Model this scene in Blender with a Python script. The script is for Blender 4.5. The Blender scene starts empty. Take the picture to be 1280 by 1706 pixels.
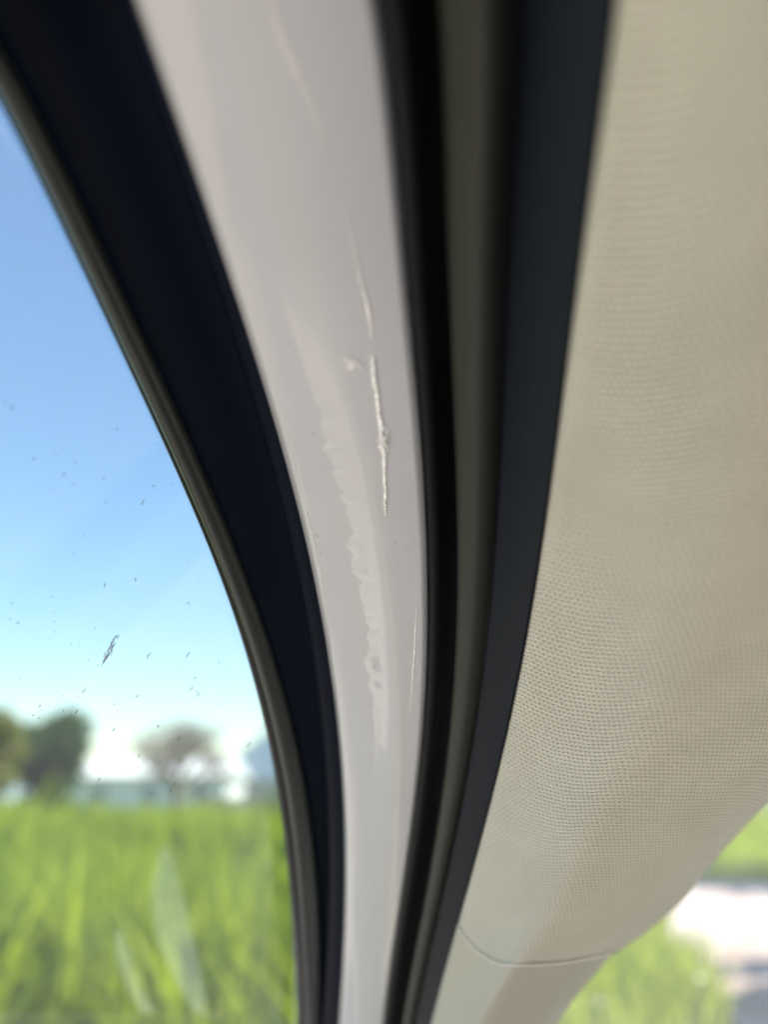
import bpy, math, random
import numpy as np
from mathutils import Vector
random.seed(7); rng = np.random.default_rng(7)
R = math.radians
sc = bpy.context.scene
C = sc.collection

# ------------------------------------------------------------------ camera
PITCH = R(20.7); CAM_H = 1.25
FPX = 1265.0; W, H = 1280.0, 1706.0
cam = bpy.data.cameras.new('camera'); camo = bpy.data.objects.new('camera', cam); C.objects.link(camo)
camo.location = (0, 0, CAM_H); camo.rotation_euler = (R(90) + PITCH, 0, 0)
cam.sensor_fit = 'VERTICAL'; cam.sensor_height = 36.0; cam.lens = 36.0 * FPX / H
cam.clip_start = 0.01; cam.clip_end = 3000
cam.dof.use_dof = True; cam.dof.focus_distance = 0.25; cam.dof.aperture_fstop = cam.lens / 6.8
sc.camera = camo

# ------------------------------------------------------------------ world and sun
SUN_EL, SUN_AZ = 58.0, 95.0          # azimuth to the right of straight ahead
wd = bpy.data.worlds.new('World'); sc.world = wd; wd.use_nodes = True
nt = wd.node_tree; nt.nodes.clear()
sky = nt.nodes.new('ShaderNodeTexSky'); sky.sky_type = 'NISHITA'; sky.sun_disc = False
sky.sun_elevation = R(SUN_EL); sky.sun_rotation = R(SUN_AZ)
sky.air_density = 1.5; sky.dust_density = 0.0; sky.ozone_density = 5.0
bg = nt.nodes.new('ShaderNodeBackground'); bg.inputs[1].default_value = 0.08
wo = nt.nodes.new('ShaderNodeOutputWorld')
nt.links.new(sky.outputs[0], bg.inputs[0]); nt.links.new(bg.outputs[0], wo.inputs[0])
sl = bpy.data.lights.new('sun', 'SUN'); sl.energy = 4.8; sl.angle = R(0.5); sl.color = (1, .95, .86)
so = bpy.data.objects.new('sun', sl); C.objects.link(so)
sdir = Vector((math.sin(R(SUN_AZ)) * math.cos(R(SUN_EL)), math.cos(R(SUN_AZ)) * math.cos(R(SUN_EL)), math.sin(R(SUN_EL))))
so.rotation_euler = sdir.to_track_quat('Z', 'Y').to_euler()
sc.view_settings.view_transform = 'Standard'; sc.view_settings.look = 'None'
sc.view_settings.exposure = 1.78; sc.view_settings.gamma = 1.0

# ------------------------------------------------------------------ helpers
cp, sp = math.cos(PITCH), math.sin(PITCH)
def P(px, py, d):
    """World point seen at photo pixel (px,py) at depth d (metres along the optical axis)."""
    px = np.asarray(px, float); py = np.asarray(py, float); d = np.asarray(d, float)
    x = (px - W / 2) / FPX * d; u = -(py - H / 2) / FPX * d
    return np.stack(np.broadcast_arrays(x, cp * d - sp * u, CAM_H + sp * d + cp * u), -1)
def ground(px, py, z=0.0):
    a = P(px, py, 1.0) - np.array([0, 0, CAM_H]); t = (z - CAM_H) / a[..., 2]
    return a * t[..., None] + np.array([0, 0, CAM_H])
def at(px, y):
    """World x of a pixel column at the horizon for a given distance y."""
    return (px - W / 2) / FPX * (y * cp)

def tag(o, label=None, cat=None, group=None, kind=None):
    if label: o['label'] = label
    if cat: o['category'] = cat
    if group: o['group'] = group
    if kind: o['kind'] = kind
    return o
def link(name, me, mat=None, parent=None):
    o = bpy.data.objects.new(name, me); C.objects.link(o)
    if mat: me.materials.append(mat)
    if parent: o.parent = parent
    return o
def empty(name, loc=(0, 0, 0)):
    o = bpy.data.objects.new(name, None); o.location = loc; o.empty_display_size = .1; C.objects.link(o); return o
def mesh(name, v, f, mat=None, parent=None, smooth=True):
    me = bpy.data.meshes.new(name); me.from_pydata([tuple(map(float, p)) for p in v], [], f); me.update()
    if smooth: me.polygons.foreach_set('use_smooth', [True] * len(me.polygons))
    return link(name, me, mat, parent)
def grid(name, V, mat, parent=None, thick=0.0, uv=None):
    """V: (rows, cols, 3). Faces wound to face the camera."""
    n, m, _ = V.shape
    idx = np.arange(n * m).reshape(n, m)
    q = np.stack([idx[:-1, :-1], idx[1:, :-1], idx[1:, 1:], idx[:-1, 1:]], -1).reshape(-1, 4)
    me = bpy.data.meshes.new(name)
    me.vertices.add(n * m); me.vertices.foreach_set('co', V.reshape(-1).astype(np.float32))
    me.loops.add(q.size); me.loops.foreach_set('vertex_index', q.reshape(-1).astype(np.int32))
    me.polygons.add(len(q)); me.polygons.foreach_set('loop_start', np.arange(0, q.size, 4, dtype=np.int32))
    me.update(calc_edges=True)
    me.polygons.foreach_set('use_smooth', np.ones(len(q), dtype=bool))
    if uv is not None:
        l = me.uv_layers.new(name='UVMap'); l.data.foreach_set('uv', uv.reshape(-1, 2)[q.reshape(-1)].reshape(-1).astype(np.float32))
    me.validate()
    o = link(name, me, mat, parent)
    if thick:
        s = o.modifiers.new('thickness', 'SOLIDIFY'); s.thickness = thick; s.offset = -1.0
    return o
def sm(a, b, x):
    t = np.clip((x - a) / (b - a), 0, 1); return t * t * (3 - 2 * t)
def lerp(a, b, t): return a + (b - a) * t
def curve(pts, deg=5):
    """Smooth x(y) through traced points, straight beyond the ends."""
    p = np.array(pts, float); ys = (p[:, 0] - 850) / 850; xs = p[:, 1]
    c = np.polyfit(ys, xs, deg); d = np.polyder(c)
    lo, hi = ys.min(), ys.max()
    def f(y):
        t = (np.asarray(y, float) - 850) / 850; tc = np.clip(t, lo, hi)
        return np.polyval(c, tc) + np.polyval(d, tc) * (t - tc)
    return f
def poly(pts):
    p = np.array(pts, float)
    return lambda t: np.stack([np.interp(t, p[:, 0], p[:, k]) for k in range(1, p.shape[1])], -1)
_ph = rng.uniform(0, 6.28, (40, 2)); 
def wob(y, seed, f0=1.0, n=7):
    """Cheap 1-D wobble, about -1..1."""
    y = np.asarray(y, float); s = 0
    for i in range(n):
        s = s + np.sin(y * f0 * (1.9 ** i) + _ph[(seed * 7 + i) % 40, 0]) * .62 ** i
    return s / 2.2

# ------------------------------------------------------------------ materials
def nodes(name):
    m = bpy.data.materials.new(name); m.use_nodes = True; t = m.node_tree
    return m, t, t.nodes['Principled BSDF'], t.nodes['Material Output']
def N(t, kind, **kw):
    n = t.nodes.new(kind)
    for k, v in kw.items(): setattr(n, k, v)
    return n
def plain(name, col, rough=.5, spec=.5, coat=0, grain=None, bump=0, var=0):
    m, t, b, o = nodes(name)
    b.inputs['Base Color'].default_value = (*col, 1); b.inputs['Roughness'].default_value = rough
    b.inputs['Specular IOR Level'].default_value = spec
    b.inputs['Coat Weight'].default_value = coat; b.inputs['Coat Roughness'].default_value = .04
    if grain:
        tc = N(t, 'ShaderNodeTexCoord'); nz = N(t, 'ShaderNodeTexNoise')
        nz.inputs['Scale'].default_value = grain; nz.inputs['Detail'].default_value = 6
        t.links.new(tc.outputs['Object'], nz.inputs['Vector'])
        if bump:
            bp = N(t, 'ShaderNodeBump'); bp.inputs['Strength'].default_value = bump; bp.inputs['Distance'].default_value = .0006
            t.links.new(nz.outputs[0], bp.inputs['Height']); t.links.new(bp.outputs[0], b.inputs['Normal'])
        if var:
            mx = N(t, 'ShaderNodeMix', data_type='RGBA')
            mx.inputs[6].default_value = (*[c * (1 - var) for c in col], 1); mx.inputs[7].default_value = (*[min(1, c * (1 + var)) for c in col], 1)
            t.links.new(nz.outputs[0], mx.inputs[0]); t.links.new(mx.outputs[2], b.inputs['Base Color'])
    return m
M = {}
M['frame'] = plain('door_frame_plastic', (.003, .007, .018), .55, .12, grain=900, bump=.15, var=.15)
M['lip'] = plain('frame_lip_plastic', (.026, .031, .028), .33, .5, grain=700, bump=.12, var=.15)
M['channel'] = plain('glass_run_rubber', (.012, .012, .014), .5, .4, grain=900, bump=.1)
M['rubber'] = plain('seal_rubber', (.008, .010, .012), .55, .2, grain=1200, bump=.15, var=.2)
M['strip'] = plain('weatherstrip_rubber', (.025, .027, .022), .5, .45, grain=1500, bump=.25, var=.25)
M['lower'] = plain('trim_plastic_beige', (.58, .55, .47), .62, .35, grain=1600, bump=.35, var=.06)
M['reflect_patch'] = plain('reflect_patch_pale', (.27, .30, .32), .6, .3)  # for the added patches mirrored in the door glass
M['edge'] = plain('strip_shade_rubber', (.007, .011, .020), .6, .25, grain=1300, bump=.25, var=.25)  # weatherstrip rubber again, with the shade by the trim put into its colour
M['lit_rim'] = plain('seam_lit_rim_cloth', (.78, .75, .68), .7, .3, grain=1600, bump=.3)
M['door_card'] = plain('door_card_vinyl', (.60, .52, .38), .7, .3, grain=900, bump=.3)
M['dash'] = plain('dashboard_plastic', (.03, .03, .032), .6, .3, grain=900, bump=.3)
M['carpet'] = plain('cabin_carpet', (.10, .095, .085), .95, .1, grain=500, bump=.5, var=.3)
M['head'] = plain('headliner_cloth', (.5, .47, .4), .9, .2, grain=900, bump=.3, var=.08)

def paint():
    m, t, b, o = nodes('white_car_paint')
    tc = N(t, 'ShaderNodeTexCoord')
    nz = N(t, 'ShaderNodeTexNoise'); nz.inputs['Scale'].default_value = 26; nz.inputs['Detail'].default_value = 4
    t.links.new(tc.outputs['Object'], nz.inputs['Vector'])
    mx = N(t, 'ShaderNodeMix', data_type='RGBA'); mx.inputs[6].default_value = (.69, .70, .725, 1); mx.inputs[7].default_value = (.745, .755, .78, 1)
    t.links.new(nz.outputs[0], mx.inputs[0]); t.links.new(mx.outputs[2], b.inputs['Base Color'])
    b.inputs['Roughness'].default_value = .5; b.inputs['Coat Weight'].default_value = 1; b.inputs['Coat Roughness'].default_value = .05
    n2 = N(t, 'ShaderNodeTexNoise'); n2.inputs['Scale'].default_value = 220; n2.inputs['Detail'].default_value = 3
    t.links.new(tc.outputs['Object'], n2.inputs['Vector'])
    bp = N(t, 'ShaderNodeBump'); bp.inputs['Strength'].default_value = .10; bp.inputs['Distance'].default_value = .0006
    t.links.new(n2.outputs[0], bp.inputs['Height']); t.links.new(bp.outputs[0], b.inputs['Normal']); t.links.new(bp.outputs[0], b.inputs['Coat Normal'])
    return m
M['paint'] = paint()
M['flake_highlight'] = plain('flake_and_highlight', (.95, .95, .95), .22, .8, coat=1); M['flake_highlight'].node_tree.nodes['Principled BSDF'].inputs['Metallic'].default_value = .65
M['film'] = plain('film_and_highlight_white', (.86, .855, .85), .25, .6, coat=1)

PITCH_U, PITCH_V = .0017, .0019
def fabric():
    m, t, b, o = nodes('knitted_trim_fabric')
    uv = N(t, 'ShaderNodeUVMap'); uv.uv_map = 'UVMap'
    sx = N(t, 'ShaderNodeSeparateXYZ'); 
    wn = N(t, 'ShaderNodeTexNoise'); wn.inputs['Scale'].default_value = 260; wn.inputs['Detail'].default_value = 2
    t.links.new(uv.outputs[0], wn.inputs['Vector'])
    wsub = N(t, 'ShaderNodeVectorMath', operation='SUBTRACT'); wsub.inputs[1].default_value = (.5, .5, .5)
    t.links.new(wn.outputs['Color'], wsub.inputs[0])
    wsc = N(t, 'ShaderNodeVectorMath', operation='SCALE'); wsc.inputs['Scale'].default_value = .0011
    t.links.new(wsub.outputs[0], wsc.inputs[0])
    wadd = N(t, 'ShaderNodeVectorMath', operation='ADD'); t.links.new(uv.outputs[0], wadd.inputs[0]); t.links.new(wsc.outputs[0], wadd.inputs[1])
    t.links.new(wadd.outputs[0], sx.inputs[0])
    def mth(op, a, bv=None, c=None):
        n = N(t, 'ShaderNodeMath', operation=op)
        for i, v in enumerate((a, bv, c)):
            if v is None: continue
            if isinstance(v, (int, float)): n.inputs[i].default_value = v
            else: t.links.new(v, n.inputs[i])
        return n.outputs[0]
    row = mth('DIVIDE', sx.outputs[1], PITCH_V)
    rowi = mth('FLOOR', row)
    odd = mth('MULTIPLY', mth('MODULO', rowi, 2), .5)
    u = mth('ADD', mth('DIVIDE', sx.outputs[0], PITCH_U), odd)
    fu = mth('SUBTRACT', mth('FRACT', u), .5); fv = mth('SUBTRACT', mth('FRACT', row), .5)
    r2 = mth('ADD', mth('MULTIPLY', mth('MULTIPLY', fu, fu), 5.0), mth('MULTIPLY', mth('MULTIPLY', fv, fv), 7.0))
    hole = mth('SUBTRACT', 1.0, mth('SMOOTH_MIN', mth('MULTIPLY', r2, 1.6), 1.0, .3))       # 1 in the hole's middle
    ridge = mth('MULTIPLY', mth('COSINE', mth('MULTIPLY', fv, 6.2832)), -.18)
    nz = N(t, 'ShaderNodeTexNoise'); nz.inputs['Scale'].default_value = 2600; nz.inputs['Detail'].default_value = 3
    t.links.new(uv.outputs[0], nz.inputs['Vector'])
    hgt = mth('ADD', mth('ADD', mth('MULTIPLY', hole, -1.0), ridge), mth('MULTIPLY', nz.outputs[0], .5))
    bp = N(t, 'ShaderNodeBump'); bp.inputs['Strength'].default_value = .7; bp.inputs['Distance'].default_value = .0006
    t.links.new(hgt, bp.inputs['Height']); t.links.new(bp.outputs[0], b.inputs['Normal'])
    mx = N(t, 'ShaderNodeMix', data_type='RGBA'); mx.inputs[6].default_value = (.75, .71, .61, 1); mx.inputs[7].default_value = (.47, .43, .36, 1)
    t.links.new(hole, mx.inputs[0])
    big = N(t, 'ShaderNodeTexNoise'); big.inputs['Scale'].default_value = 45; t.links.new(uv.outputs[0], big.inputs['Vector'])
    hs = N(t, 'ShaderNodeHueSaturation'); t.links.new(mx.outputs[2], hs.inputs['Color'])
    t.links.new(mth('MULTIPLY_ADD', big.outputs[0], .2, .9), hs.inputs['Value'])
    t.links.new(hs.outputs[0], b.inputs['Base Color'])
    b.inputs['Roughness'].default_value = .95; b.inputs['Specular IOR Level'].default_value = .15
    b.inputs['Sheen Weight'].default_value = .25; b.inputs['Sheen Roughness'].default_value = .5
    return m
M['fabric'] = fabric()

def glass(name, tint, dust, refl=1.0):
    m, t, b, o = nodes(name); t.nodes.remove(b)
    tr = N(t, 'ShaderNodeBsdfTransparent'); tr.inputs[0].default_value = (*tint, 1)
    gl = N(t, 'ShaderNodeBsdfGlossy'); gl.inputs['Roughness'].default_value = .01; gl.inputs[0].default_value = (refl, refl, refl, 1)
    fr = N(t, 'ShaderNodeFresnel'); fr.inputs[0].default_value = 1.75
    m1 = N(t, 'ShaderNodeMixShader'); t.links.new(fr.outputs[0], m1.inputs[0]); t.links.new(tr.outputs[0], m1.inputs[1]); t.links.new(gl.outputs[0], m1.inputs[2])
    df = N(t, 'ShaderNodeBsdfTranslucent'); df.inputs[0].default_value = (.8, .8, .78, 1)
    d2 = N(t, 'ShaderNodeBsdfDiffuse'); d2.inputs[0].default_value = (.7, .7, .68, 1)
    dm = N(t, 'ShaderNodeMixShader'); t.links.new(df.outputs[0], dm.inputs[1]); t.links.new(d2.outputs[0], dm.inputs[2])
    tc = N(t, 'ShaderNodeTexCoord'); nz = N(t, 'ShaderNodeTexNoise'); nz.inputs['Scale'].default_value = 14; nz.inputs['Detail'].default_value = 5
    t.links.new(tc.outputs['Object'], nz.inputs['Vector'])
    mr = N(t, 'ShaderNodeMapRange'); mr.inputs[1].default_value = .3; mr.inputs[2].default_value = .75; mr.inputs[3].default_value = dust * .6; mr.inputs[4].default_value = dust * 1.4
    t.links.new(nz.outputs[0], mr.inputs[0])
    m2 = N(t, 'ShaderNodeMixShader'); t.links.new(mr.outputs[0], m2.inputs[0]); t.links.new(m1.outputs[0], m2.inputs[1]); t.links.new(dm.outputs[0], m2.inputs[2])
    t.links.new(m2.outputs[0], o.inputs[0])
    return m
M['glass'] = glass('door_window_glass', (.78, .86, .85), .085)
M['screen'] = glass('windscreen_glass', (.96, .98, .97), .10)
def dirt():
    m, t, b, o = nodes('dirt_on_glass'); b.inputs['Base Color'].default_value = (.3, .3, .3, 1); b.inputs['Roughness'].default_value = .9
    tr = N(t, 'ShaderNodeBsdfTransparent'); ms = N(t, 'ShaderNodeMixShader'); ms.inputs[0].default_value = .5
    t.links.new(tr.outputs[0], ms.inputs[1]); t.links.new(b.outputs[0], ms.inputs[2]); t.links.new(ms.outputs[0], o.inputs[0])
    return m
M['speck'] = dirt()

def leafmat(name, a, b2, tr, scale=2.0, trw=.4, lo=.3, hi=.7):
    m, t, b, o = nodes(name); t.nodes.remove(b)
    gi = N(t, 'ShaderNodeNewGeometry')
    nz = N(t, 'ShaderNodeTexNoise'); nz.inputs['Scale'].default_value = scale; nz.inputs['Detail'].default_value = 2
    t.links.new(gi.outputs['Position'], nz.inputs['Vector'])
    ad = N(t, 'ShaderNodeMath', operation='MULTIPLY_ADD'); ad.inputs[1].default_value = .5
    t.links.new(gi.outputs['Random Per Island'], ad.inputs[0])
    mr = N(t, 'ShaderNodeMapRange'); mr.inputs[1].default_value = lo; mr.inputs[2].default_value = hi; mr.inputs[4].default_value = .5
    t.links.new(nz.outputs[0], mr.inputs[0]); t.links.new(mr.outputs[0], ad.inputs[2])
    mx = N(t, 'ShaderNodeMix', data_type='RGBA'); mx.inputs[6].default_value = (*a, 1); mx.inputs[7].default_value = (*b2, 1)
    t.links.new(ad.outputs[0], mx.inputs[0])
    d = N(t, 'ShaderNodeBsdfDiffuse'); t.links.new(mx.outputs[2], d.inputs[0])
    tl = N(t, 'ShaderNodeBsdfTranslucent'); tl.inputs[0].default_value = (*tr, 1)
    ms = N(t, 'ShaderNodeMixShader'); ms.inputs[0].default_value = trw
    t.links.new(d.outputs[0], ms.inputs[1]); t.links.new(tl.outputs[0], ms.inputs[2]); t.links.new(ms.outputs[0], o.inputs[0])
    return m
M['grass'] = leafmat('grass_blades', (.03, .08, .010), (.31, .36, .03), (.46, .56, .025), 1.0, .45, .42, .58)
M['tree'] = leafmat('tree_leaves', (.016, .042, .016), (.05, .10, .025), (.06, .10, .015), .9, .25)
M['yellow'] = leafmat('yellowish_leaves', (.10, .12, .02), (.18, .17, .04), (.2, .2, .03), .9, .3)
M['bark'] = plain('bark', (.12, .085, .06), .9, .2, grain=14, bump=.5, var=.3)
M['twig'] = plain('bare_twigs', (.20, .15, .12), .9, .2, grain=4, var=.2)
M['ground'] = plain('soil_and_turf', (.085, .105, .022), .95, .1, grain=1.5, var=.4)
def gravel():
    m, t, b, o = nodes('gravel_and_dirt'); tc = N(t, 'ShaderNodeTexCoord'); b.inputs['Roughness'].default_value = .95
    n1 = N(t, 'ShaderNodeTexNoise'); n1.inputs['Scale'].default_value = .55; n1.inputs['Detail'].default_value = 5; n1.inputs['Roughness'].default_value = .6
    n2 = N(t, 'ShaderNodeTexNoise'); n2.inputs['Scale'].default_value = 22; n2.inputs['Detail'].default_value = 4
    for q in (n1, n2): t.links.new(tc.outputs['Object'], q.inputs['Vector'])
    mr = N(t, 'ShaderNodeMapRange'); mr.inputs[1].default_value = .42; mr.inputs[2].default_value = .60; t.links.new(n1.outputs[0], mr.inputs[0])
    mx = N(t, 'ShaderNodeMix', data_type='RGBA'); mx.inputs[6].default_value = (.44, .395, .37, 1); mx.inputs[7].default_value = (.24, .17, .145, 1)
    t.links.new(mr.outputs[0], mx.inputs[0]); hs = N(t, 'ShaderNodeHueSaturation'); t.links.new(mx.outputs[2], hs.inputs['Color'])
    mv = N(t, 'ShaderNodeMapRange'); mv.inputs[3].default_value = .75; mv.inputs[4].default_value = 1.25; t.links.new(n2.outputs[0], mv.inputs[0])
    t.links.new(mv.outputs[0], hs.inputs['Value']); t.links.new(hs.outputs[0], b.inputs['Base Color'])
    bp = N(t, 'ShaderNodeBump'); bp.inputs['Strength'].default_value = .5; bp.inputs['Distance'].default_value = .02
    t.links.new(n2.outputs[0], bp.inputs['Height']); t.links.new(bp.outputs[0], b.inputs['Normal'])
    return m
M['gravel'] = gravel()
M['wall'] = plain('white_render', (.72, .72, .70), .8, .3, grain=2, var=.05)
M['greywall'] = plain('grey_render', (.42, .41, .40), .85, .3, grain=2, var=.08)
M['blueroof'] = plain('blue_sheet_roof', (.085, .125, .16), .65, .4, grain=1.5, var=.1)
M['greyroof'] = plain('pale_grey_roof', (.5, .5, .5), .7, .3, grain=1.5, var=.1)
M['dark'] = plain('window_dark', (.25, .28, .3), .3, .5)
M['wood'] = plain('weathered_fence_wood', (.30, .26, .23), .85, .2, grain=5, var=.25)
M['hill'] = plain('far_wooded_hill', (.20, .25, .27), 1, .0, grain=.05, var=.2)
M['flower'] = plain('white_petals', (.85, .82, .75), .7, .2)

# ------------------------------------------------------------------ traced outlines (photo pixels) and distances
C0 = curve([(170, 2), (300, 68), (500, 165), (662, 240), (800, 300), (925, 360), (1050, 405), (1150, 432), (1236, 455), (1366, 480), (1516, 497), (1706, 506)])
C1 = curve([(75, 2), (200, 70), (300, 118), (500, 214), (662, 287), (800, 347), (925, 398), (1050, 443), (1236, 498), (1366, 519), (1516, 533), (1706, 537)])
C2 = curve([(0, 222), (125, 261), (225, 300), (330, 340), (430, 370), (530, 400), (627, 430), (714, 463), (784, 480), (862, 500), (948, 517), (985, 527), (1067, 543), (1158, 556), (1252, 566), (1340, 573), (1456, 575), (1566, 571), (1706, 565)])
C3 = curve([(0, 636), (84, 648), (197, 659), (309, 670), (422, 679), (550, 688), (650, 698), (750, 705), (950, 712), (1066, 713), (1191, 709), (1291, 700), (1366, 690), (1466, 675), (1591, 656), (1706, 641)])
C4 = curve([(0, 731), (200, 740), (350, 745), (500, 749), (650, 755), (850, 760), (1066, 759), (1191, 752), (1306, 740), (1391, 727), (1466, 714), (1566, 695), (1706, 671)])
C5 = curve([(0, 1030), (150, 1009), (300, 989), (450, 969), (600, 949), (700, 934), (850, 912), (1000, 889), (1066, 876), (1140, 864), (1216, 847), (1356, 815), (1466, 785), (1541, 760), (1641, 736), (1706, 720)])
def D(y):
    t = np.asarray(y, float) / 1000; return 1 / (6.67 - 3.4 * t + .5 * t * t)
def Dg(px, py): return 1 / (6.17 - .00242 * np.asarray(px, float) - .00161 * np.asarray(py, float))
def NEAR(y): return 1 - .13 * (1 - sm(150, 1420, y))
YS = np.linspace(-260, 1960, 260)

def strip(name, mat, parent, prof, ys=YS, thick=.0015, m=None):
    """prof(y) -> list of (px, depth) across the strip; lofted along the pillar."""
    rows = []
    for y in ys:
        a = np.array(prof(y), float); rows.append(P(a[:, 0], y, a[:, 1]))
    return grid(name, np.array(rows), mat, parent, thick)

car = tag(empty('car', (0, .1, 0)), 'white car seen close up at its front pillar, with black seals and beige woven trim', 'car')
car.location = (0, 0, 0)

# --- the door: black window frame, glass, run channel
def door_prof(y):
    a, b, c = C0(y), C1(y), C2(y); d = Dg(a, y); dp = D(y)
    px_m = lambda mm: mm * .001 * FPX / d
    out = []
    for t in np.linspace(0, 1, 9):      # rounded lip towards the glass
        ang = math.pi * t
        out.append((lerp(a, b, .5 - .5 * math.cos(ang)), d - .0015 - .004 * math.sin(ang) + .004 * t))
    for t in np.linspace(.08, 1, 14):   # hollow inner face running behind the painted pillar
        out.append((lerp(b, c + 40, t), lerp(d + .0025, dp + .014, t) + .006 * math.sin(math.pi * t)))
    return out
door = strip('door', M['frame'], car, door_prof, thick=.003)
tag(door, 'black window frame of the front door, standing ajar')
def lip_prof(y):
    a, b = C0(y), C1(y); d = Dg(a, y); out = []
    for t in np.linspace(0, 1, 14):
        ang = math.pi * t
        out.append((lerp(a + 3, b - 1, .5 - .5 * math.cos(ang)), d - .0024 - .0052 * math.sin(ang) ** .8 + .004 * t))
    return out
strip('frame_lip', M['lip'], door, lip_prof, thick=.001)
def chan_prof(y):
    a = C0(y); d = Dg(a, y); w = 7 + 15 * sm(900, 1400, y); out = []
    for t in np.linspace(0, 1, 9):
        ang = math.pi * t; out.append((lerp(a - w * .5, a + w * .7, .5 - .5 * math.cos(ang)), d - .0003 - .0022 * math.sin(ang)))
    return out
strip('glass_run_channel', M['channel'], door, chan_prof, thick=.0008)
# door seal: dark bulb tucked behind the painted edge
def dseal_prof(y):
    c = C2(y); dp = D(y) + .009; out = []
    for t in np.linspace(0, 1, 9):
        ang = math.pi * t; out.append((lerp(c - 26, c + 30, .5 - .5 * math.cos(ang)), dp + .004 - .004 * math.sin(ang)))
    return out
strip('door_seal', M['frame'], door, dseal_prof, thick=.001)
gx = np.linspace(0, 1, 24); rows = []
for y in np.linspace(-300, 2100, 60):
    px = lerp(-900, C0(y) + 14, gx); rows.append(P(px, y, Dg(px, y)))
pane = grid('window_glass', np.array(rows), M['glass'], door)

# dirt on the glass
def blob(cx, cy, a, b, ang, n=9, jag=.3):
    out = []
    for i in range(n):
        th = 2 * math.pi * i / n; r = 1 + random.uniform(-jag, jag)
        x, y = a * r * math.cos(th), b * r * math.sin(th)
        out.append((cx + x * math.cos(ang) - y * math.sin(ang), cy + x * math.sin(ang) + y * math.cos(ang)))
    return out
def specks(name, blobs, depthf, mat, parent, lift=.0004, cone=.0, tilt=0):
    v, f = [], []
    for b in blobs:
        b = np.array(b); c = b.mean(0); k = len(v)
        d = depthf(b[:, 0], b[:, 1]) - lift + tilt * random.uniform(.4, 1.4) * (-(b[:, 0] - c[0]) + random.uniform(.3, 1) * (b[:, 1] - c[1])) * .00017
        v += list(P(b[:, 0], b[:, 1], d)); v.append(P(c[0], c[1], depthf(c[0], c[1]) - lift - cone))
        n = len(b); f += [(k + n, k + (i + 1) % n, k + i) for i in range(n)]
    return mesh(name, v, f, mat, parent)
bl = []
for i in range(150):
    x = random.uniform(5, 400); y = random.uniform(350, 1330)
    if x > C0(y) - 12: continue
    s = random.choice([.7, .8, .9, 1, 1.3, 1.8]) ; bl.append(blob(x, y, s * random.uniform(1, 2.6), s, R(-55 + random.uniform(-30, 30))))
for i in range(60):
    x = random.gauss(90, 60); y = random.gauss(1180, 110)
    if 2 < x < 400 and y < 1330: bl.append(blob(x, y, random.uniform(.8, 2.6), random.uniform(.6, 1.1), R(-55)))
for x, y, a in ((247, 1092, 7), (313, 1090, 6), (237, 837, 6), (140, 1150, 7), (106, 791, 4), (228, 1160, 4), (190, 1215, 5), (318, 1148, 5), (330, 1158, 5), (195, 715, 3), (165, 1299, 7), (127, 1186, 5)):
    bl.append(blob(x, y, a, 1.7, R(-52)))
tag(specks('dirt_specks', bl, Dg, M['speck'], door, cone=.0001), kind='stuff')
sm_b = []
for i in range(26):
    t = random.uniform(-1, 1); w = (1 - t * t) * 7
    cx, cy = 184 + t * 13 + random.uniform(-w, w) * .75, 1080 - t * 25 + random.uniform(-w, w) * .4
    sm_b.append(blob(cx, cy, random.uniform(3, 8), random.uniform(1, 1.8), R(-62 + random.uniform(-12, 12))))
specks('dirt_smear', sm_b, Dg, M['speck'], door, cone=.0001)
for bb in ((289, 1307, 6, 1.5, -62), (283, 1318, 4, 1.7, -58), (436, 1212, 9, 1.1, -70), (414, 1240, 7, 1.9, -50)):
    specks('dried_streak', [blob(*bb[:4], R(bb[4]))], Dg, M['speck'], door)

# --- the painted pillar
BAND = curve([(380, 440), (480, 490), (600, 520), (720, 558), (800, 580), (900, 603), (1000, 622), (1100, 633), (1250, 640), (1400, 636), (1706, 612)], 4)
FILM = curve([(700, 474), (735, 482), (800, 497), (880, 519), (960, 535), (1050, 547), (1130, 557), (1250, 570), (1400, 580)], 3)
def paint_depth(px, y):
    px = np.asarray(px, float); y = np.asarray(y, float)
    l, r = C2(y), C3(y); d = D(y); s = (px - l) / (r - l)
    mm = d / FPX                                       # metres per pixel
    z = d * (1 - .03 * s) - .0022 * np.sin(np.pi * np.clip(s, 0, 1))
    z = z + .006 * np.clip((.05 - s) / .05, 0, 3) ** 2                  # rolled outer edge
    z = z + .004 * np.clip((s - .93) / .07, 0, 3) ** 2
    # pressed crease with the film wrinkled along it
    j = (wob(y, 1, .035) * 7 + wob(y, 2, .16, 5) * 4) * sm(560, 760, y) * (1 - .7 * sm(1000, 1300, y))
    q = (px - BAND(y) - j * .6) * mm
    fade = sm(400, 780, y) * (1 - .8 * sm(1150, 1480, y))
    q = np.where(q < .001, (px - BAND(y) - j * 1.15 * np.clip((.001 - q) / .003, 0, 1)) * mm, (px - BAND(y)) * mm)
    z = z - fade * .0029 * sm(-.0046, .0072, q)
    z = z - fade * .00025 * sm(-.0012, .0012, (px - BAND(y) + 14 - j * 1.4) * mm)
    # film edge step near the outer side
    z = z - .00022 * sm(-.0003, .0003, (px - FILM(y) - wob(y, 3, .2, 4) * .8) * mm) * sm(690, 740, y)
    return z
ss = np.concatenate([np.linspace(-.10, .0, 8)[:-1], np.linspace(0, .08, 9)[:-1], np.linspace(.08, .94, 120), np.linspace(.94, 1.22, 14)[1:]])
pys = np.linspace(-260, 1960, 900)
L, Rr = C2(pys)[:, None], C3(pys)[:, None]
PX = L + (Rr - L) * np.where(ss < 0, 0 - ss * .0, ss)[None, :]
PY = np.repeat(pys[:, None], len(ss), 1)
Z = paint_depth(PX, PY)
back = np.where(ss < 0, (-ss / .10), 0)[None, :]        # the edge turning away behind
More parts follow.
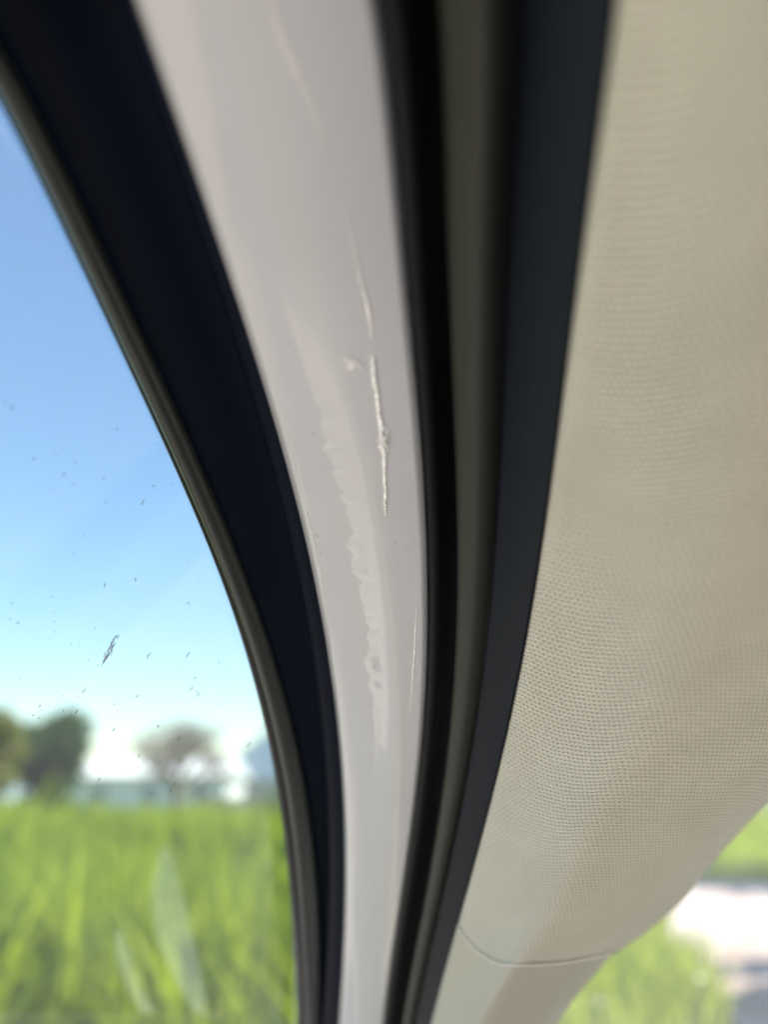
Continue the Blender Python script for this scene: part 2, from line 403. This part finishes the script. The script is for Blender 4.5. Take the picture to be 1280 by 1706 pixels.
Z = Z + back * .010; PX = PX + back * 14
pillar = grid('painted_pillar', P(PX, PY, Z), M['paint'], car, .0012)
tag(pillar, 'white painted door pillar with lifted film and paint scratches')

def ribbon(name, pts, width, mat, parent, seed, jag=1.0, lift=.00025, step=2.0, rough=.0003):
    """Raised ragged ribbon lying on the paint along a traced line."""
    p = np.array(pts, float); n = int((p[-1, 0] - p[0, 0]) / step) + 2
    y = np.linspace(p[0, 0], p[-1, 0], n); x = np.interp(y, p[:, 0], p[:, 1]); w = np.interp(y, p[:, 0], p[:, 2]) * width
    x = x + wob(y, seed, .12, 5) * jag
    cols = np.array([-.5, -.1, .32, .5]); V = []
    for i in range(n):
        jj = rng.uniform(-.35, .35, 4) * jag; wm = max(w[i], .3) * float(D(y[i])) / FPX
        xs = x[i] + cols * max(w[i], .05) * (1 + rng.uniform(-.25, .25)) + jj * .6
        yy = y[i] + rng.uniform(-.6, .6, 4)
        z = paint_depth(xs, yy) - .00004 - min(lift, .36 * wm) * np.array([0, .5, 1, 0]) - rng.uniform(0, 1, 4) * min(rough, .30 * wm) * np.array([.2, 1, 1, .2])
        V.append(P(xs, yy, z))
    o = grid(name, np.array(V), mat, parent)
    o.data.polygons.foreach_set('use_smooth', np.zeros(len(o.data.polygons), dtype=bool))
    return o
ribbon('scratch_and_highlight', [(290, 557, .3), (330, 567, 1), (360, 578, 1.6), (400, 589, 1.9), (440, 596, 2.2), (470, 601, 3), (500, 610, 4), (530, 616, 4), (566, 620, 2)], 1.15, M['flake_highlight'], pillar, 1, .8, .0005, 1.6, .0006)
ribbon('scratch_and_highlight', [(592, 620, 4), (610, 621, 8), (650, 626, 7), (690, 632, 7), (720, 636, 9), (735, 638, 11), (750, 639, 8), (800, 641, 5), (845, 642, 6), (858, 643, 2)], 1, M['flake_highlight'], pillar, 2, 1.2, .0004, 1.6, .0006)
ribbon('scratch_and_highlight', [(1000, 694, .5), (1040, 693, 2), (1080, 691, 2.6), (1130, 688, 2.2), (1190, 683, 1)], 1, M['flake_highlight'], pillar, 3, .5)  # no scratch: bright ribbon standing in for a highlight on the right side
ribbon('film_edge_and_highlight', [(700, 474, .3), (735, 482, 1.4), (800, 497, 1.6), (880, 519, 1.8), (960, 535, 1.8), (1050, 547, 1.8), (1130, 557, 1.6), (1260, 570, .4)], 1, M['film'], pillar, 4, .6, .00012, 3, .00006)
ribbon('film_edge_and_highlight', [(940, 519, .3), (985, 528.5, 2), (1040, 540, 2.6), (1100, 549, 2.2), (1150, 556, .5)], 1, M['film'], pillar, 5, .3, .00022, 3, .0001)  # bright ribbon drawn where the folded paint edge catches the light
# faint smears of adhesive near the top
ribbon('adhesive_smear', [(-40, 440, 4), (30, 458, 10), (80, 476, 16), (130, 500, 14), (180, 522, 7), (240, 541, 2.5), (300, 560, .5)], 1, M['film'], pillar, 6, 3.0, .00005, 2.5, .00009)
# a scuffed patch and tiny crumbs
pb = [blob(585 + random.gauss(0, 6), 606 - random.gauss(0, 5), random.uniform(1.2, 3.4), random.uniform(.9, 1.7), R(random.uniform(-60, 0)), 6) for _ in range(70)]
pf = lambda x, y: paint_depth(x, y)
specks('paint_chip', pb, pf, M['flake_highlight'], pillar, .0005, .00005, .38)
cb = [blob(638 + random.gauss(0, 3.5), 735 + random.gauss(0, 9), random.uniform(1.0, 2.6), random.uniform(.8, 1.6), random.uniform(0, 3), 5) for _ in range(80)]
specks('paint_chip', cb, pf, M['flake_highlight'], pillar, .0010, .00005, .4)
for x, y, a in ((527, 893, 5), (533, 922, 3), (536, 971, 4), (518, 722, 7), (567, 818, 6), (480, 574, 5), (623, 1112, 4), (581, 1080, 2), (658, 905, 3)):
    specks('film_bubble', [blob(x, y, a, a * .4, R(random.uniform(0, 50)), 10, .3)], pf, M['paint'], pillar, .00005, .0005)

# --- body seal between paint and trim
def inner_prof(y):
    a, b = C3(y), C4(y); d = D(y); out = []
    for t in np.linspace(0, 1, 8):
        ang = math.pi * t; out.append((lerp(a - 1, lerp(a, b, .5), .5 - .5 * math.cos(ang)), d * .965 + .002 - .004 * math.sin(ang)))
    for t in np.linspace(.12, 1, 8):
        out.append((lerp(lerp(a, b, .5), b + 25, t), lerp(d * .965 + .002, d * .95 + .022, t)))
    return out
strip('seal_lip', M['rubber'], car, inner_prof, thick=.001)
def ws_prof(y):
    a, b = C4(y), C5(y); d = D(y); da, db = d * .925, d * .866 * NEAR(y); out = [(a + 22, da + .02), (a + 6, da + .008)]
    for t in np.linspace(0, 1, 26):
        out.append((lerp(a, b + 2, t), lerp(da, db, t) - .0125 * math.sin(math.pi * t ** .9) + .005 * (1 - min(1, t / .08)) ** 2 + .008 * max(0, (t - .9) / .1) ** 2))
    out.append((b + 8, db + .016))
    return out
def bulb_prof(y):
    a, b = C4(y), C5(y); d = D(y); da = d * .925; w = (b - a) * .52; mm = d * .9 / FPX; h = w * mm
    out = [(a + 24, da + .02), (a + 7, da + .009)]
    for t in np.linspace(0, 1, 26):
        out.append((a + w * t, da - .30 * h * t - .30 * h * math.sin(math.pi * t) + .30 * h * (1 - min(1, t / .07)) ** 2 + .34 * h * max(0, (t - .45) / .55) ** 2.0))
    out.append((a + w + 4, da + .2 * h)); out.append((a + w - 6, da + 1.2 * h))
    return out
wsp = strip('weatherstrip', M['strip'], car, bulb_prof, thick=.0012)
tag(wsp, 'olive black rubber bulb of the body weatherstrip')
def shade_side_prof(y):
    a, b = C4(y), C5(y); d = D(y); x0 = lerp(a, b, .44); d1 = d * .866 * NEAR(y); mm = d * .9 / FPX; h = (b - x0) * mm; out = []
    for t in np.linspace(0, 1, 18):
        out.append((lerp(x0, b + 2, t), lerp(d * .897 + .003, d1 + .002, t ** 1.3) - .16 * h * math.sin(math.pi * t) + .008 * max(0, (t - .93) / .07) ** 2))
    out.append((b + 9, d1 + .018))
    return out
tag(strip('strip_shade_side', M['edge'], car, shade_side_prof, thick=.0012), 'right half of the weatherstrip beside the woven trim, its shade put into a darker rubber colour')

# --- fabric trim over the pillar
def kd(u):
    """Distance factor across the trim (u: 0 at the seal, 1 at the windscreen side)."""
    return .868 - .128 * np.sin(np.clip(u / .46, 0, 1) * np.pi / 2) ** 1.25 + .10 * np.clip((u - .30) / .7, 0, 1) ** 1.7
LEFT = poly([(0, -260), (1, 1540)])
RIGHT = poly([(0, 1950, -520), (.3, 1930, 60), (.6, 1760, 760), (.74, 1565, 1060), (.84, 1340, 1285), (.875, 1266, 1351), (.91, 1217, 1405), (.93, 1190, 1435), (.955, 1149, 1490), (.97, 1121, 1518), (.98, 1094, 1541), (.99, 1062, 1566), (1, 1026, 1588)])
SEAM = poly([(0, 762, 1540), (.06, 774, 1561), (.14, 797, 1586), (.23, 821, 1602), (.29, 838, 1607), (.42, 867, 1608), (.6, 914, 1606), (.74, 950, 1602), (.86, 985, 1596), (1, 1026, 1588)])
def smooth_poly(f, n=400, k=9):
    t = np.linspace(0, 1, n); v = f(t); ker = np.hanning(k * 2 + 3); ker /= ker.sum()
    pad = k + 1
    ve = np.concatenate([2 * v[0] - v[1:pad + 1][::-1], v, 2 * v[-1] - v[-pad - 1:-1][::-1]])
    s = np.stack([np.convolve(ve[:, c], ker, 'valid') for c in range(v.shape[1])], -1)
    return lambda q: np.stack([np.interp(q, t, s[:, c]) for c in range(v.shape[1])], -1)
RIGHT = smooth_poly(RIGHT, 800, 12); SEAM = smooth_poly(SEAM, 300, 9)
nu, nv = 110, 260
uu = np.linspace(0, 1, nu); vv = np.linspace(0, 1, nv) 
Ly = LEFT(vv)[:, 0]; Lp = np.stack([C5(Ly), Ly], -1); Rp = RIGHT(vv)
Tp = lerp(Lp[0], Rp[0], uu[:, None]); Bp = SEAM(uu)
U, Vv = uu[None, :, None], vv[:, None, None]
XY = (1 - U) * Lp[:, None] + U * Rp[:, None] + (1 - Vv) * Tp[None] + Vv * Bp[None] - ((1 - U) * (1 - Vv) * Lp[0] + U * (1 - Vv) * Rp[0] + (1 - U) * Vv * Lp[-1] + U * Vv * Rp[-1])
X, Y = XY[..., 0], XY[..., 1]
FD = D(Y) * kd(uu)[None, :] * NEAR(Y)
FD = FD + .05 * np.clip((uu - .80) / .2, 0, 1)[None, :] ** 2.6 * np.clip(.45 + .55 * vv, 0, 1)[:, None]       # rolls away to the windscreen
FD = FD + .0035 * np.clip((.035 - uu) / .035, 0, 1)[None, :] ** 2 + .0009 * np.clip((vv - .99) / .01, 0, 1)[:, None] ** 2
F3 = P(X, Y, FD)
du = np.linalg.norm(np.diff(F3, axis=1), axis=2); dv = np.linalg.norm(np.diff(F3, axis=0), axis=2)
ku = int(nu * .3)
ud = np.concatenate([np.zeros((nv, 1)), np.cumsum(du, 1)], 1); ud = ud - ud[:, ku:ku + 1]
vd = np.concatenate([np.zeros((1, nu)), np.cumsum(dv, 0)], 0); vd = vd[-1:, :] * 0 + vd - vd[-1:, :]
vd = vd * .35 + (vd[:, ku:ku + 1]) * .65
UV = np.stack([ud + 1.0, vd + 2.0], -1)
# back edges that close the panel behind the silhouette
ext = []
for k, (dx, dd) in enumerate(((-14, .012), (-50, .02))):
    ext.append(P(X[:, -1] + dx, Y[:, -1], FD[:, -1] + dd)[:, None])
F3 = np.concatenate([F3] + ext, 1); UV = np.concatenate([UV, UV[:, -1:], UV[:, -1:]], 1)
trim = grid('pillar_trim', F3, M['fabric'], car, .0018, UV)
tag(trim, 'beige knitted fabric trim covering the windscreen pillar')

# --- plain lower panel below the seam
nu2, nv2 = 70, 60; uu = np.linspace(0, 1, nu2); vv = np.linspace(0, 1, nv2)
Ly = lerp(1536, 1990, vv); Lp = np.stack([C5(Ly) , Ly], -1)
rp = poly([(0, 1028, 1584), (.07, 1012, 1603), (.15, 985, 1634), (.25, 957, 1667), (.37, 930, 1706), (.65, 862, 1820), (1, 790, 1990)]); Rp = smooth_poly(rp, 300, 8)(vv)
Tp = SEAM(uu) - np.array([0, 4.]); Bp = lerp(Lp[-1], Rp[-1], uu[:, None])
U, Vv = uu[None, :, None], vv[:, None, None]
XY = (1 - U) * Lp[:, None] + U * Rp[:, None] + (1 - Vv) * Tp[None] + Vv * Bp[None] - ((1 - U) * (1 - Vv) * Lp[0] + U * (1 - Vv) * Rp[0] + (1 - U) * Vv * Lp[-1] + U * Vv * Rp[-1])
X, Y = XY[..., 0], XY[..., 1]
rid = lerp(.29, .36, vv)[:, None]; ub = uu[None, :]
kk = .868 - .118 * np.clip(ub / rid, 0, 1) ** .9 + .06 * np.clip((ub - rid) / (1 - rid), 0, 1) 
kk = lerp(kd(ub), kk, sm(0, .6, vv)[:, None])
LD = D(Y) * kk * NEAR(Y) + .0004 + .05 * np.clip((ub - .80) / .2, 0, 1) ** 2.6 + .0035 * np.clip((.035 - ub) / .035, 0, 1) ** 2
L3 = np.concatenate([P(X, Y, LD), P(X[:, -1] - 12, Y[:, -1], LD[:, -1] + .012)[:, None], P(X[:, -1] - 40, Y[:, -1], LD[:, -1] + .02)[:, None]], 1)
low = grid('lower_trim_panel', L3, M['lower'], car, .002)
tag(low, 'plain smooth plastic end of the trim below the fabric seam')

sq = SEAM(np.linspace(0, .97, 140)); su = np.linspace(0, .97, 140)
sd = D(sq[:, 1]) * kd(su) + .05 * np.clip((su - .80) / .2, 0, 1) ** 2.6 + .0009 + .0035 * np.clip((.035 - su) / .035, 0, 1) ** 2
sv = []
for k in range(9):
    a = math.pi * (k / 8 - .5); sv.append(P(sq[:, 0], sq[:, 1] + 1.0 + 2.6 * math.sin(a), sd - .0019 * math.cos(a)))
grid('seam_lit_rim', np.stack(sv, 1).transpose(1, 0, 2).copy(), M['lit_rim'], car)  # rolled fabric edge; the light it catches is put into a paler colour
# --- outer sheet metal closing the pillar from outside
def outer_prof(y):
    a = C2(y) + 60; d = D(y); t0 = np.clip((y + 260) / 1850, 0, 1)
    b = np.interp(y, [-520, 60, 760, 1060, 1285, 1405, 1490, 1588, 1706, 1990], [1930, 1910, 1700, 1480, 1250, 1120, 1050, 930, 830, 690])
    return [(lerp(a, b, t), d * lerp(1.0, .90, t) + .045 + .02 * math.sin(math.pi * t)) for t in np.linspace(0, 1, 24)]
strip('outer_pillar_panel', M['paint'], car, outer_prof, thick=-.003)
# --- windscreen and headliner
rows = []
for t in np.linspace(0, 1, 40):
    r = RIGHT(t) if t < 1 else RIGHT(1.0); rows.append((r[0], r[1]))
for v in np.linspace(.04, 1, 30): 
    r = smooth_poly(rp, 300, 8)(v); rows.append((r[0], r[1]))
rows = np.array(rows); V = []
for x, y in rows:
    xs = np.linspace(x - 70, x + 1500, 20); V.append(P(xs, y, D(y) * .86 + .06))
grid('windscreen', np.array(V), M['screen'], car)
def slab(name, x0, x1, y0, y1, z0, z1, mat, parent, bev=.01):
    me = bpy.data.meshes.new(name)
    v = [(x, y, z) for z in (z0, z1) for y in (y0, y1) for x in (x0, x1)]
    me.from_pydata(v, [], [(0, 2, 3, 1), (4, 5, 7, 6), (0, 1, 5, 4), (2, 6, 7, 3), (0, 4, 6, 2), (1, 3, 7, 5)]); me.update()
    o = link(name, me, mat, parent)
    if bev:
        b = o.modifiers.new('bevel', 'BEVEL'); b.width = bev; b.segments = 3
    return o
slab('headliner', -.14, 1.30, -1.6, .10, 1.403, 1.46, M['head'], car, .012)

dc = slab('door_card', -.03, .03, -.58, .55, .42, 1.0, M['door_card'], door, .02); dc.location = (-.27, .12, 0); dc.rotation_euler = (0, 0, R(-26.8))
slab('roof_panel', -.08, 1.30, -1.6, .24, 1.463, 1.478, M['paint'], car, .004)
slab('cabin_floor', -.02, 1.45, -1.7, .80, .30, .36, M['carpet'], car, .01)
slab('seat_cushion', .12, .66, -1.0, -.42, .37, .60, M['head'], car, .07)
sb_ = slab('seat_backrest', .12, .66, -.09, .09, 0, .62, M['head'], car, .07); sb_.location = (0, -1.02, .56); sb_.rotation_euler = (R(18), 0, 0)
slab('dashboard', -.02, 1.35, .30, 1.3, .5, .88, M['dash'], car, .03)
def glass_mirror(px, py, z):
    a, b2, c = P(px, py, Dg(px, py)), P(px + 1, py, Dg(px + 1, py)), P(px, py + 1, Dg(px, py + 1))
    nn = np.cross(b2 - a, c - a); nn /= np.linalg.norm(nn); d = a - np.array([0, 0, CAM_H]); r = d - 2 * d.dot(nn) * nn
    return a + (z - a[2]) / r[2] * r
for poly_ in ([(272, 1385), (300, 1490), (325, 1590), (344, 1705), (330, 1705), (296, 1650), (258, 1575), (243, 1480)], [(198, 1535), (226, 1641), (264, 1700), (240, 1705), (203, 1640), (183, 1570)]):  # invented pale patches, shaped to show as wedge reflections in the door glass
    for _ in range(3):
        k_ = len(poly_); poly_ = [tuple(lerp(np.array(poly_[i]), np.array(poly_[(i + 1) % k_]), f_)) for i in range(k_) for f_ in (.25, .75)]
    q = [glass_mirror(a, b, .884) for a, b in poly_]; k = len(q)
    v = q + [p_ + np.array([0, 0, .003]) for p_ in q]
    o = mesh('added_reflect_patch', v, [tuple(range(k, 2 * k))] + [(i, (i + 1) % k, k + (i + 1) % k, k + i) for i in range(k)], M['reflect_patch'], car, False)
    import bmesh
    bm_ = bmesh.new(); bm_.from_mesh(o.data); bmesh.ops.recalc_face_normals(bm_, faces=bm_.faces); bm_.to_mesh(o.data); bm_.free()
# ------------------------------------------------------------------ the ground
gz = grid('ground', np.array([[(x, y, 0) for x in np.linspace(-600, 600, 13)] for y in np.linspace(900, -300, 13)], float), M['ground'])
tag(gz, kind='structure')
pl = [ground(1135, 1600), ground(1215, 1706), ground(1500, 2300)]
path_l = [(-5, -25), (-5, -2), (-3.6, 1.4), (.6, 3.0), (2.05, 5.2), (2.3, 6.8), (2.75, 8.6), (3.1, 9.9), (1.5, 10.6), (-3, 11.2)]
path_r = [(5.0, -25), (5.0, -3), (5.1, 1.0), (5.2, 3.0), (6.0, 6.0), (6.6, 8.6), (7.0, 11.0), (6.4, 13.0), (3.4, 13.9), (-3, 14.6)]
pv = []
for t in np.linspace(0, 1, 90):
    k = t * (len(path_l) - 1); i = min(int(k), len(path_l) - 2); f = k - i
    a = lerp(np.array(path_l[i]), np.array(path_l[i + 1]), f); b = lerp(np.array(path_r[i]), np.array(path_r[i + 1]), f)
    pv.append([(*(lerp(a, b, s) + (rng.uniform(-.08, .08, 2) if s in (0, 1) else 0)), .012 + (0 if s in (0, 1) else .01)) for s in np.linspace(0, 1, 7)])
pth = grid('path', np.array(pv)[::-1], M['gravel']); tag(pth, kind='structure')
from mathutils.geometry import intersect_point_line
pathpoly = np.array(path_l + path_r[::-1])
def inside(x, y):
    c = np.zeros(len(x), bool); n = len(pathpoly)
    for i in range(n):
        x1, y1 = pathpoly[i]; x2, y2 = pathpoly[(i + 1) % n]
        cond = ((y1 > y) != (y2 > y)) & (x < (x2 - x1) * (y - y1) / (y2 - y1 + 1e-9) + x1); c ^= cond
    return c

# ------------------------------------------------------------------ grass: one mass of blades
def blades(name, x, y, h, w, mat, lean=.8):
    n = len(x); a = rng.uniform(0, 6.283, n); la = rng.uniform(0, 6.283, n); ln = rng.uniform(.05, lean, n) * h
    cx, cy = np.cos(a) * w / 2, np.sin(a) * w / 2; lx, ly = np.cos(la) * ln, np.sin(la) * ln
    V = np.empty((n, 5, 3))
    V[:, 0] = np.stack([x - cx, y - cy, 0 * h], -1); V[:, 1] = np.stack([x + cx, y + cy, 0 * h], -1)
    V[:, 2] = np.stack([x + cx * .8 + lx * .35, y + cy * .8 + ly * .35, h * .6], -1); V[:, 3] = np.stack([x - cx * .8 + lx * .35, y - cy * .8 + ly * .35, h * .6], -1)
    V[:, 4] = np.stack([x + lx, y + ly, h], -1)
    b = (np.arange(n) * 5)[:, None]
    tri = np.concatenate([b + [0, 1, 2], b + [0, 2, 3], b + [3, 2, 4]], 1).reshape(-1, 3)
    me = bpy.data.meshes.new(name); me.vertices.add(n * 5); me.vertices.foreach_set('co', V.reshape(-1).astype(np.float32))
    me.loops.add(tri.size); me.loops.foreach_set('vertex_index', tri.reshape(-1).astype(np.int32))
    me.polygons.add(len(tri)); me.polygons.foreach_set('loop_start', np.arange(0, tri.size, 3, dtype=np.int32)); me.update(calc_edges=True)
    return link(name, me, mat)
n = 80000
r = 3.2 * (70 / 3.2) ** rng.uniform(0, 1, n); az = rng.uniform(R(-42), R(48), n)
x, y = r * np.sin(az), r * np.cos(az)
ok = ~inside(x, y) & ((r > 6.6) | (rng.uniform(0, 1, n) < .45))
x, y, r = x[ok], y[ok], r[ok]
nl = 40000; rl = 2.6 * (30 / 2.6) ** rng.uniform(0, 1, nl); al = rng.uniform(R(-125), R(-42), nl)
lx0, ly0 = rl * np.sin(al), rl * np.cos(al); ok = ~inside(lx0, ly0)
x, y, r = np.concatenate([x, lx0[ok]]), np.concatenate([y, ly0[ok]]), np.concatenate([r, rl[ok]])
patch = .5 + .5 * np.sin(x * 1.7 + 2 * np.sin(y * .9)) * np.sin(y * 1.3 + 1.5 * np.sin(x * 1.1))
h = rng.uniform(.3, .75, len(x)) * (.45 + .9 * patch) * np.where(x > 1.2, .62, 1.0); w = rng.uniform(.010, .022, len(x)) * (1 + r / 9)
# ranker clumps standing above the rest
cn = 700; cr = 3.6 * (45 / 3.6) ** rng.uniform(0, 1, cn); ca = rng.uniform(R(-40), R(6), cn); cxx, cyy = cr * np.sin(ca), cr * np.cos(ca)
k = ~inside(cxx, cyy); cxx, cyy, cr = cxx[k], cyy[k], cr[k]; per = 34
bx = np.repeat(cxx, per) + rng.normal(0, .10, len(cxx) * per) * np.repeat(1 + cr / 14, per); by = np.repeat(cyy, per) + rng.normal(0, .10, len(cxx) * per)
bh = np.repeat(rng.uniform(.6, 1.2, len(cxx)), per) * rng.uniform(.6, 1.05, len(bx)); bw = rng.uniform(.02, .05, len(bx)) * np.repeat(1 + cr / 10, per)
x = np.concatenate([x, bx]); y = np.concatenate([y, by]); h = np.concatenate([h, bh]); w = np.concatenate([w, bw])
# broad-leaved weeds, each of a few big leaves, some as tall as the car window
wn = 900; wr = 4.2 * (40 / 4.2) ** rng.uniform(0, 1, wn); wa = rng.uniform(R(-40), R(4), wn); wx, wy = wr * np.sin(wa), wr * np.cos(wa)
k = ~inside(wx, wy); wx, wy, wr = wx[k], wy[k], wr[k]; per = 9
lx_ = np.repeat(wx, per) + rng.normal(0, .09, len(wx) * per); ly_ = np.repeat(wy, per) + rng.normal(0, .09, len(wx) * per)
lh = np.repeat(rng.uniform(.5, 1.0, len(wx)) + .6 * (rng.uniform(0, 1, len(wx)) > .72) * (np.sin(wx / wr * 31 + 1) > -.1) * np.clip(wr / 9, 0, 1), per) * rng.uniform(.55, 1.05, len(lx_))
x = np.concatenate([x, lx_]); y = np.concatenate([y, ly_]); h = np.concatenate([h, lh]); w = np.concatenate([w, rng.uniform(.035, .10, len(lx_)) * np.repeat(1 + wr / 25, per)])
gr = blades('grass', x, y, h, w, M['grass']); tag(gr, 'tall sunlit green grass of the field outside the car', 'grass', kind='stuff')

hl = [[(x, 640 + 60 * math.sin(x * .01), -2), (x, 700, 16 + 7 * math.sin(x * .011 + 1) + 4 * math.sin(x * .037))] for x in np.linspace(-520, 520, 80)]
tag(grid('hills', np.array(hl).transpose(1, 0, 2)[::-1].copy(), M['hill']), kind='structure')
# ------------------------------------------------------------------ trees and buildings
def tube(v, f, a, b, ra, rb, n=6):
    a, b = Vector(a), Vector(b); d = (b - a).normalized(); s = d.orthogonal().normalized(); q = d.cross(s); k = len(v)
    for p, rr in ((a, ra), (b, rb)):
        for i in range(n):
            t = 2 * math.pi * i / n; v.append(p + s * math.cos(t) * rr + q * math.sin(t) * rr)
    f += [(k + i, k + (i + 1) % n, k + n + (i + 1) % n, k + n + i) for i in range(n)]
def leafcloud(name, blobs, count, size, mat, parent):
    v, f = [], []
    wts = np.array([b[3] ** 2 for b in blobs]); wts = wts / wts.sum()
    for i in range(count):
        b = blobs[rng.choice(len(blobs), p=wts)]
        d = Vector(rng.normal(size=3)).normalized(); rr = b[3] * random.uniform(.45, 1.05)
        p = Vector(b[:3]) + Vector((d.x * rr, d.y * rr, d.z * rr * .85)); s = size * random.uniform(.6, 1.4)
        a = Vector(rng.normal(size=3)).normalized(); e = a.orthogonal().normalized(); k = len(v)
        v += [p - a * s, p + e * s * .5, p + a * s, p - e * s * .5]; f.append((k, k + 1, k + 2, k + 3))
    return mesh(name, v, f, mat, parent, smooth=False)
def leafy(name, x, y, h, rad, count, size, mat, label, base=.25, seed=1):
    random.seed(seed); t = empty(name, (x, y, 0)); tag(t, label, 'tree', 'trees beyond the field')
    v, f = [], []; tube(v, f, (0, 0, 0), (0, 0, h * .3), .12 * rad / 1.5, .09 * rad / 1.5); tube(v, f, (0, 0, h * .3), (rad * .1, 0, h * .75), .09 * rad / 1.5, .03)
    bl = []
    for i in range(16):
        th = random.uniform(0, 6.28); q = random.uniform(0, .7) * rad; z = lerp(h * base + rad * .3, h - rad * .35, random.random())
        bl.append((q * math.cos(th), q * math.sin(th), z, rad * random.uniform(.28, .5)))
        tube(v, f, (0, 0, h * .3), (q * math.cos(th), q * math.sin(th), z), .05, .02, 5)
    mesh('trunk', v, f, M['bark'], t); leafcloud('crown', bl, count, size, mat, t)
    return t
leafy('leafy_tree', at(84, 34), 34, 5.0, 2.3, 6500, .16, M['tree'], 'dark green bushy tree standing beyond the grass, seen through the door glass', .12, 3)
leafy('leafy_tree', at(-32, 30), 30, 4.5, 1.5, 3200, .15, M['yellow'], 'yellowish green tree at the left edge, beside the dark bushy one', .12, 5)
def bare(x, y, h, label):
    random.seed(11); t = empty('bare_tree', (x, y, 0)); tag(t, label, 'tree', 'trees beyond the field'); tv, tf, bv, bf = [], [], [], []
    tube(tv, tf, (0, 0, 0), (0, 0, h * .38), .2, .15, 8)
    def grow(p, d, L, rr, n):
        q = p + d * L; tube(bv, bf, p, q, rr, rr * .65, 5)
        if n == 0: return
        for i in range(4 if n > 2 else 3):
            dd = (d + Vector((random.uniform(-.8, .8), random.uniform(-.8, .8), random.uniform(-.25, .45)))).normalized(); grow(q, dd, L * random.uniform(.62, .85), rr * .6, n - 1)
    for i in range(9):
        th = i * .7 + .3; grow(Vector((0, 0, h * (.30 + .012 * i))), Vector((math.cos(th) * .9, math.sin(th) * .9, (.5, 1.0, 2.2)[i % 3])).normalized(), h * .22, .09, 4)
    mesh('trunk', tv, tf, M['bark'], t); mesh('branches', bv, bf, M['twig'], t)
bare(at(292, 36), 36, 4.5, 'bare brown leafless tree with wide branches, standing in front of the pale buildings')
# large shade tree over the path, ahead of the car
leafy('shade_tree', 6.2, 5.0, 6.0, 2.0, 3000, .24, M['tree'], 'leafy tree beside the near bend of the gravel path, throwing dappled shade', .5, 9)
leafy('shade_tree', 8.6, 12.9, 6.4, 2.2, 1100, .24, M['tree'], 'leafy tree beyond the bend of the gravel path', .5, 10)
leafy('shade_tree', 1.0, 7.2, 6.4, 1.7, 5200, .2, M['tree'], 'unseen slim leafy tree behind the pillar, placed to shade the grass', .45, 12)  # unseen tree, put in for its shade on the grass

def building(name, px0, px1, y, depth, wall_h, ridge, wm, rm, label, nwin, cat='building', hip=.0):
    x0, x1 = at(px0, y), at(px1, y); b = empty(name, ((x0 + x1) / 2, y + depth / 2, 0)); tag(b, label, cat, 'buildings beyond the field')
    hx, hy = (x1 - x0) / 2, depth / 2
    slab('wall', -hx, hx, -hy, hy, 0, wall_h, wm, b, 0)
    e = .35; v = [(-hx - e, -hy - e, wall_h), (hx + e, -hy - e, wall_h), (hx + e, hy + e, wall_h), (-hx - e, hy + e, wall_h), (-hx + hip - e * .3, 0, ridge), (hx - hip + e * .3, 0, ridge)]
    v = [(a, c, d + .01) for a, c, d in v]
    mesh('roof', v, [(0, 1, 5, 4), (2, 3, 4, 5), (1, 2, 5), (3, 0, 4), (3, 2, 1, 0)], rm, b, False)
    for i in range(nwin):
        cx = -hx + (i + .5) * 2 * hx / nwin
        w = slab('window', cx - .45, cx + .45, -hy - .05, -hy + .02, wall_h * .42, wall_h * .8, M['dark'], b, 0)
        fr = slab('sill', cx - .55, cx + .55, -hy - .12, -hy - .055, wall_h * .42 - .08, wall_h * .42, M['wall'], w, 0)
    return b
building('long_shed', 120, 376, 52, 7, 2.6, 3.9, M['wall'], M['greyroof'], 'long low white shed with a pale roof between the two trees', 3)
building('blue_roofed_house', 350, 640, 60, 8, 2.6, 6.9, M['greywall'], M['blueroof'], 'house with a blue roof and white wall beside the pillar edge', 5, hip=4.2)
# wooden fence in front of the house
fx0, fx1, fy = at(330, 44), at(520, 44), 44
fn = tag(empty('wooden_fence', ((fx0 + fx1) / 2, fy, 0)), 'low weathered board fence in front of the blue roofed house', 'fence')
nb = 26; proto = None
for i in range(nb):
    xx = lerp(fx0, fx1, i / (nb - 1)) - (fx0 + fx1) / 2
    if proto is None:
        proto = slab('board', -.11, .11, -.012, .012, .05, 1.35, M['wood'], fn, 0); o = proto
    else:
        o = proto.copy(); C.objects.link(o); o.parent = fn
    o.location = (xx, 0, random.uniform(-.06, .04))
for z in (.4, 1.05): slab('rail', (fx0 - fx1) / 2, (fx1 - fx0) / 2, .014, .05, z, z + .08, M['wood'], fn, 0)
# two white flowers in the verge by the path
for i, (px, py, lab) in enumerate(((1006, 1675, 'white flower in the verge, the lower left of two'), (1171, 1634, 'white flower in the verge, the upper right of two'))):
    p = ground(px, py, .3); fl = tag(empty('flower', (p[0], p[1], 0)), lab, 'flower', 'white flowers in the verge')
    v, f = [], []; tube(v, f, (0, 0, 0), (0, 0, .3), .005, .004); mesh('stem', v, f, M['grass'], fl)
    v = [(0, 0, .3)]; f = []
    for k in range(10):
        a = 2 * math.pi * k / 10; v += [(math.cos(a - .22) * .035, math.sin(a - .22) * .035, .318), (math.cos(a + .22) * .035, math.sin(a + .22) * .035, .318)]; f.append((0, 1 + 2 * k, 2 + 2 * k))
    mesh('petals', v, f, M['flower'], fl, False)
sc.cycles.max_bounces = 8; sc.cycles.transparent_max_bounces = 12
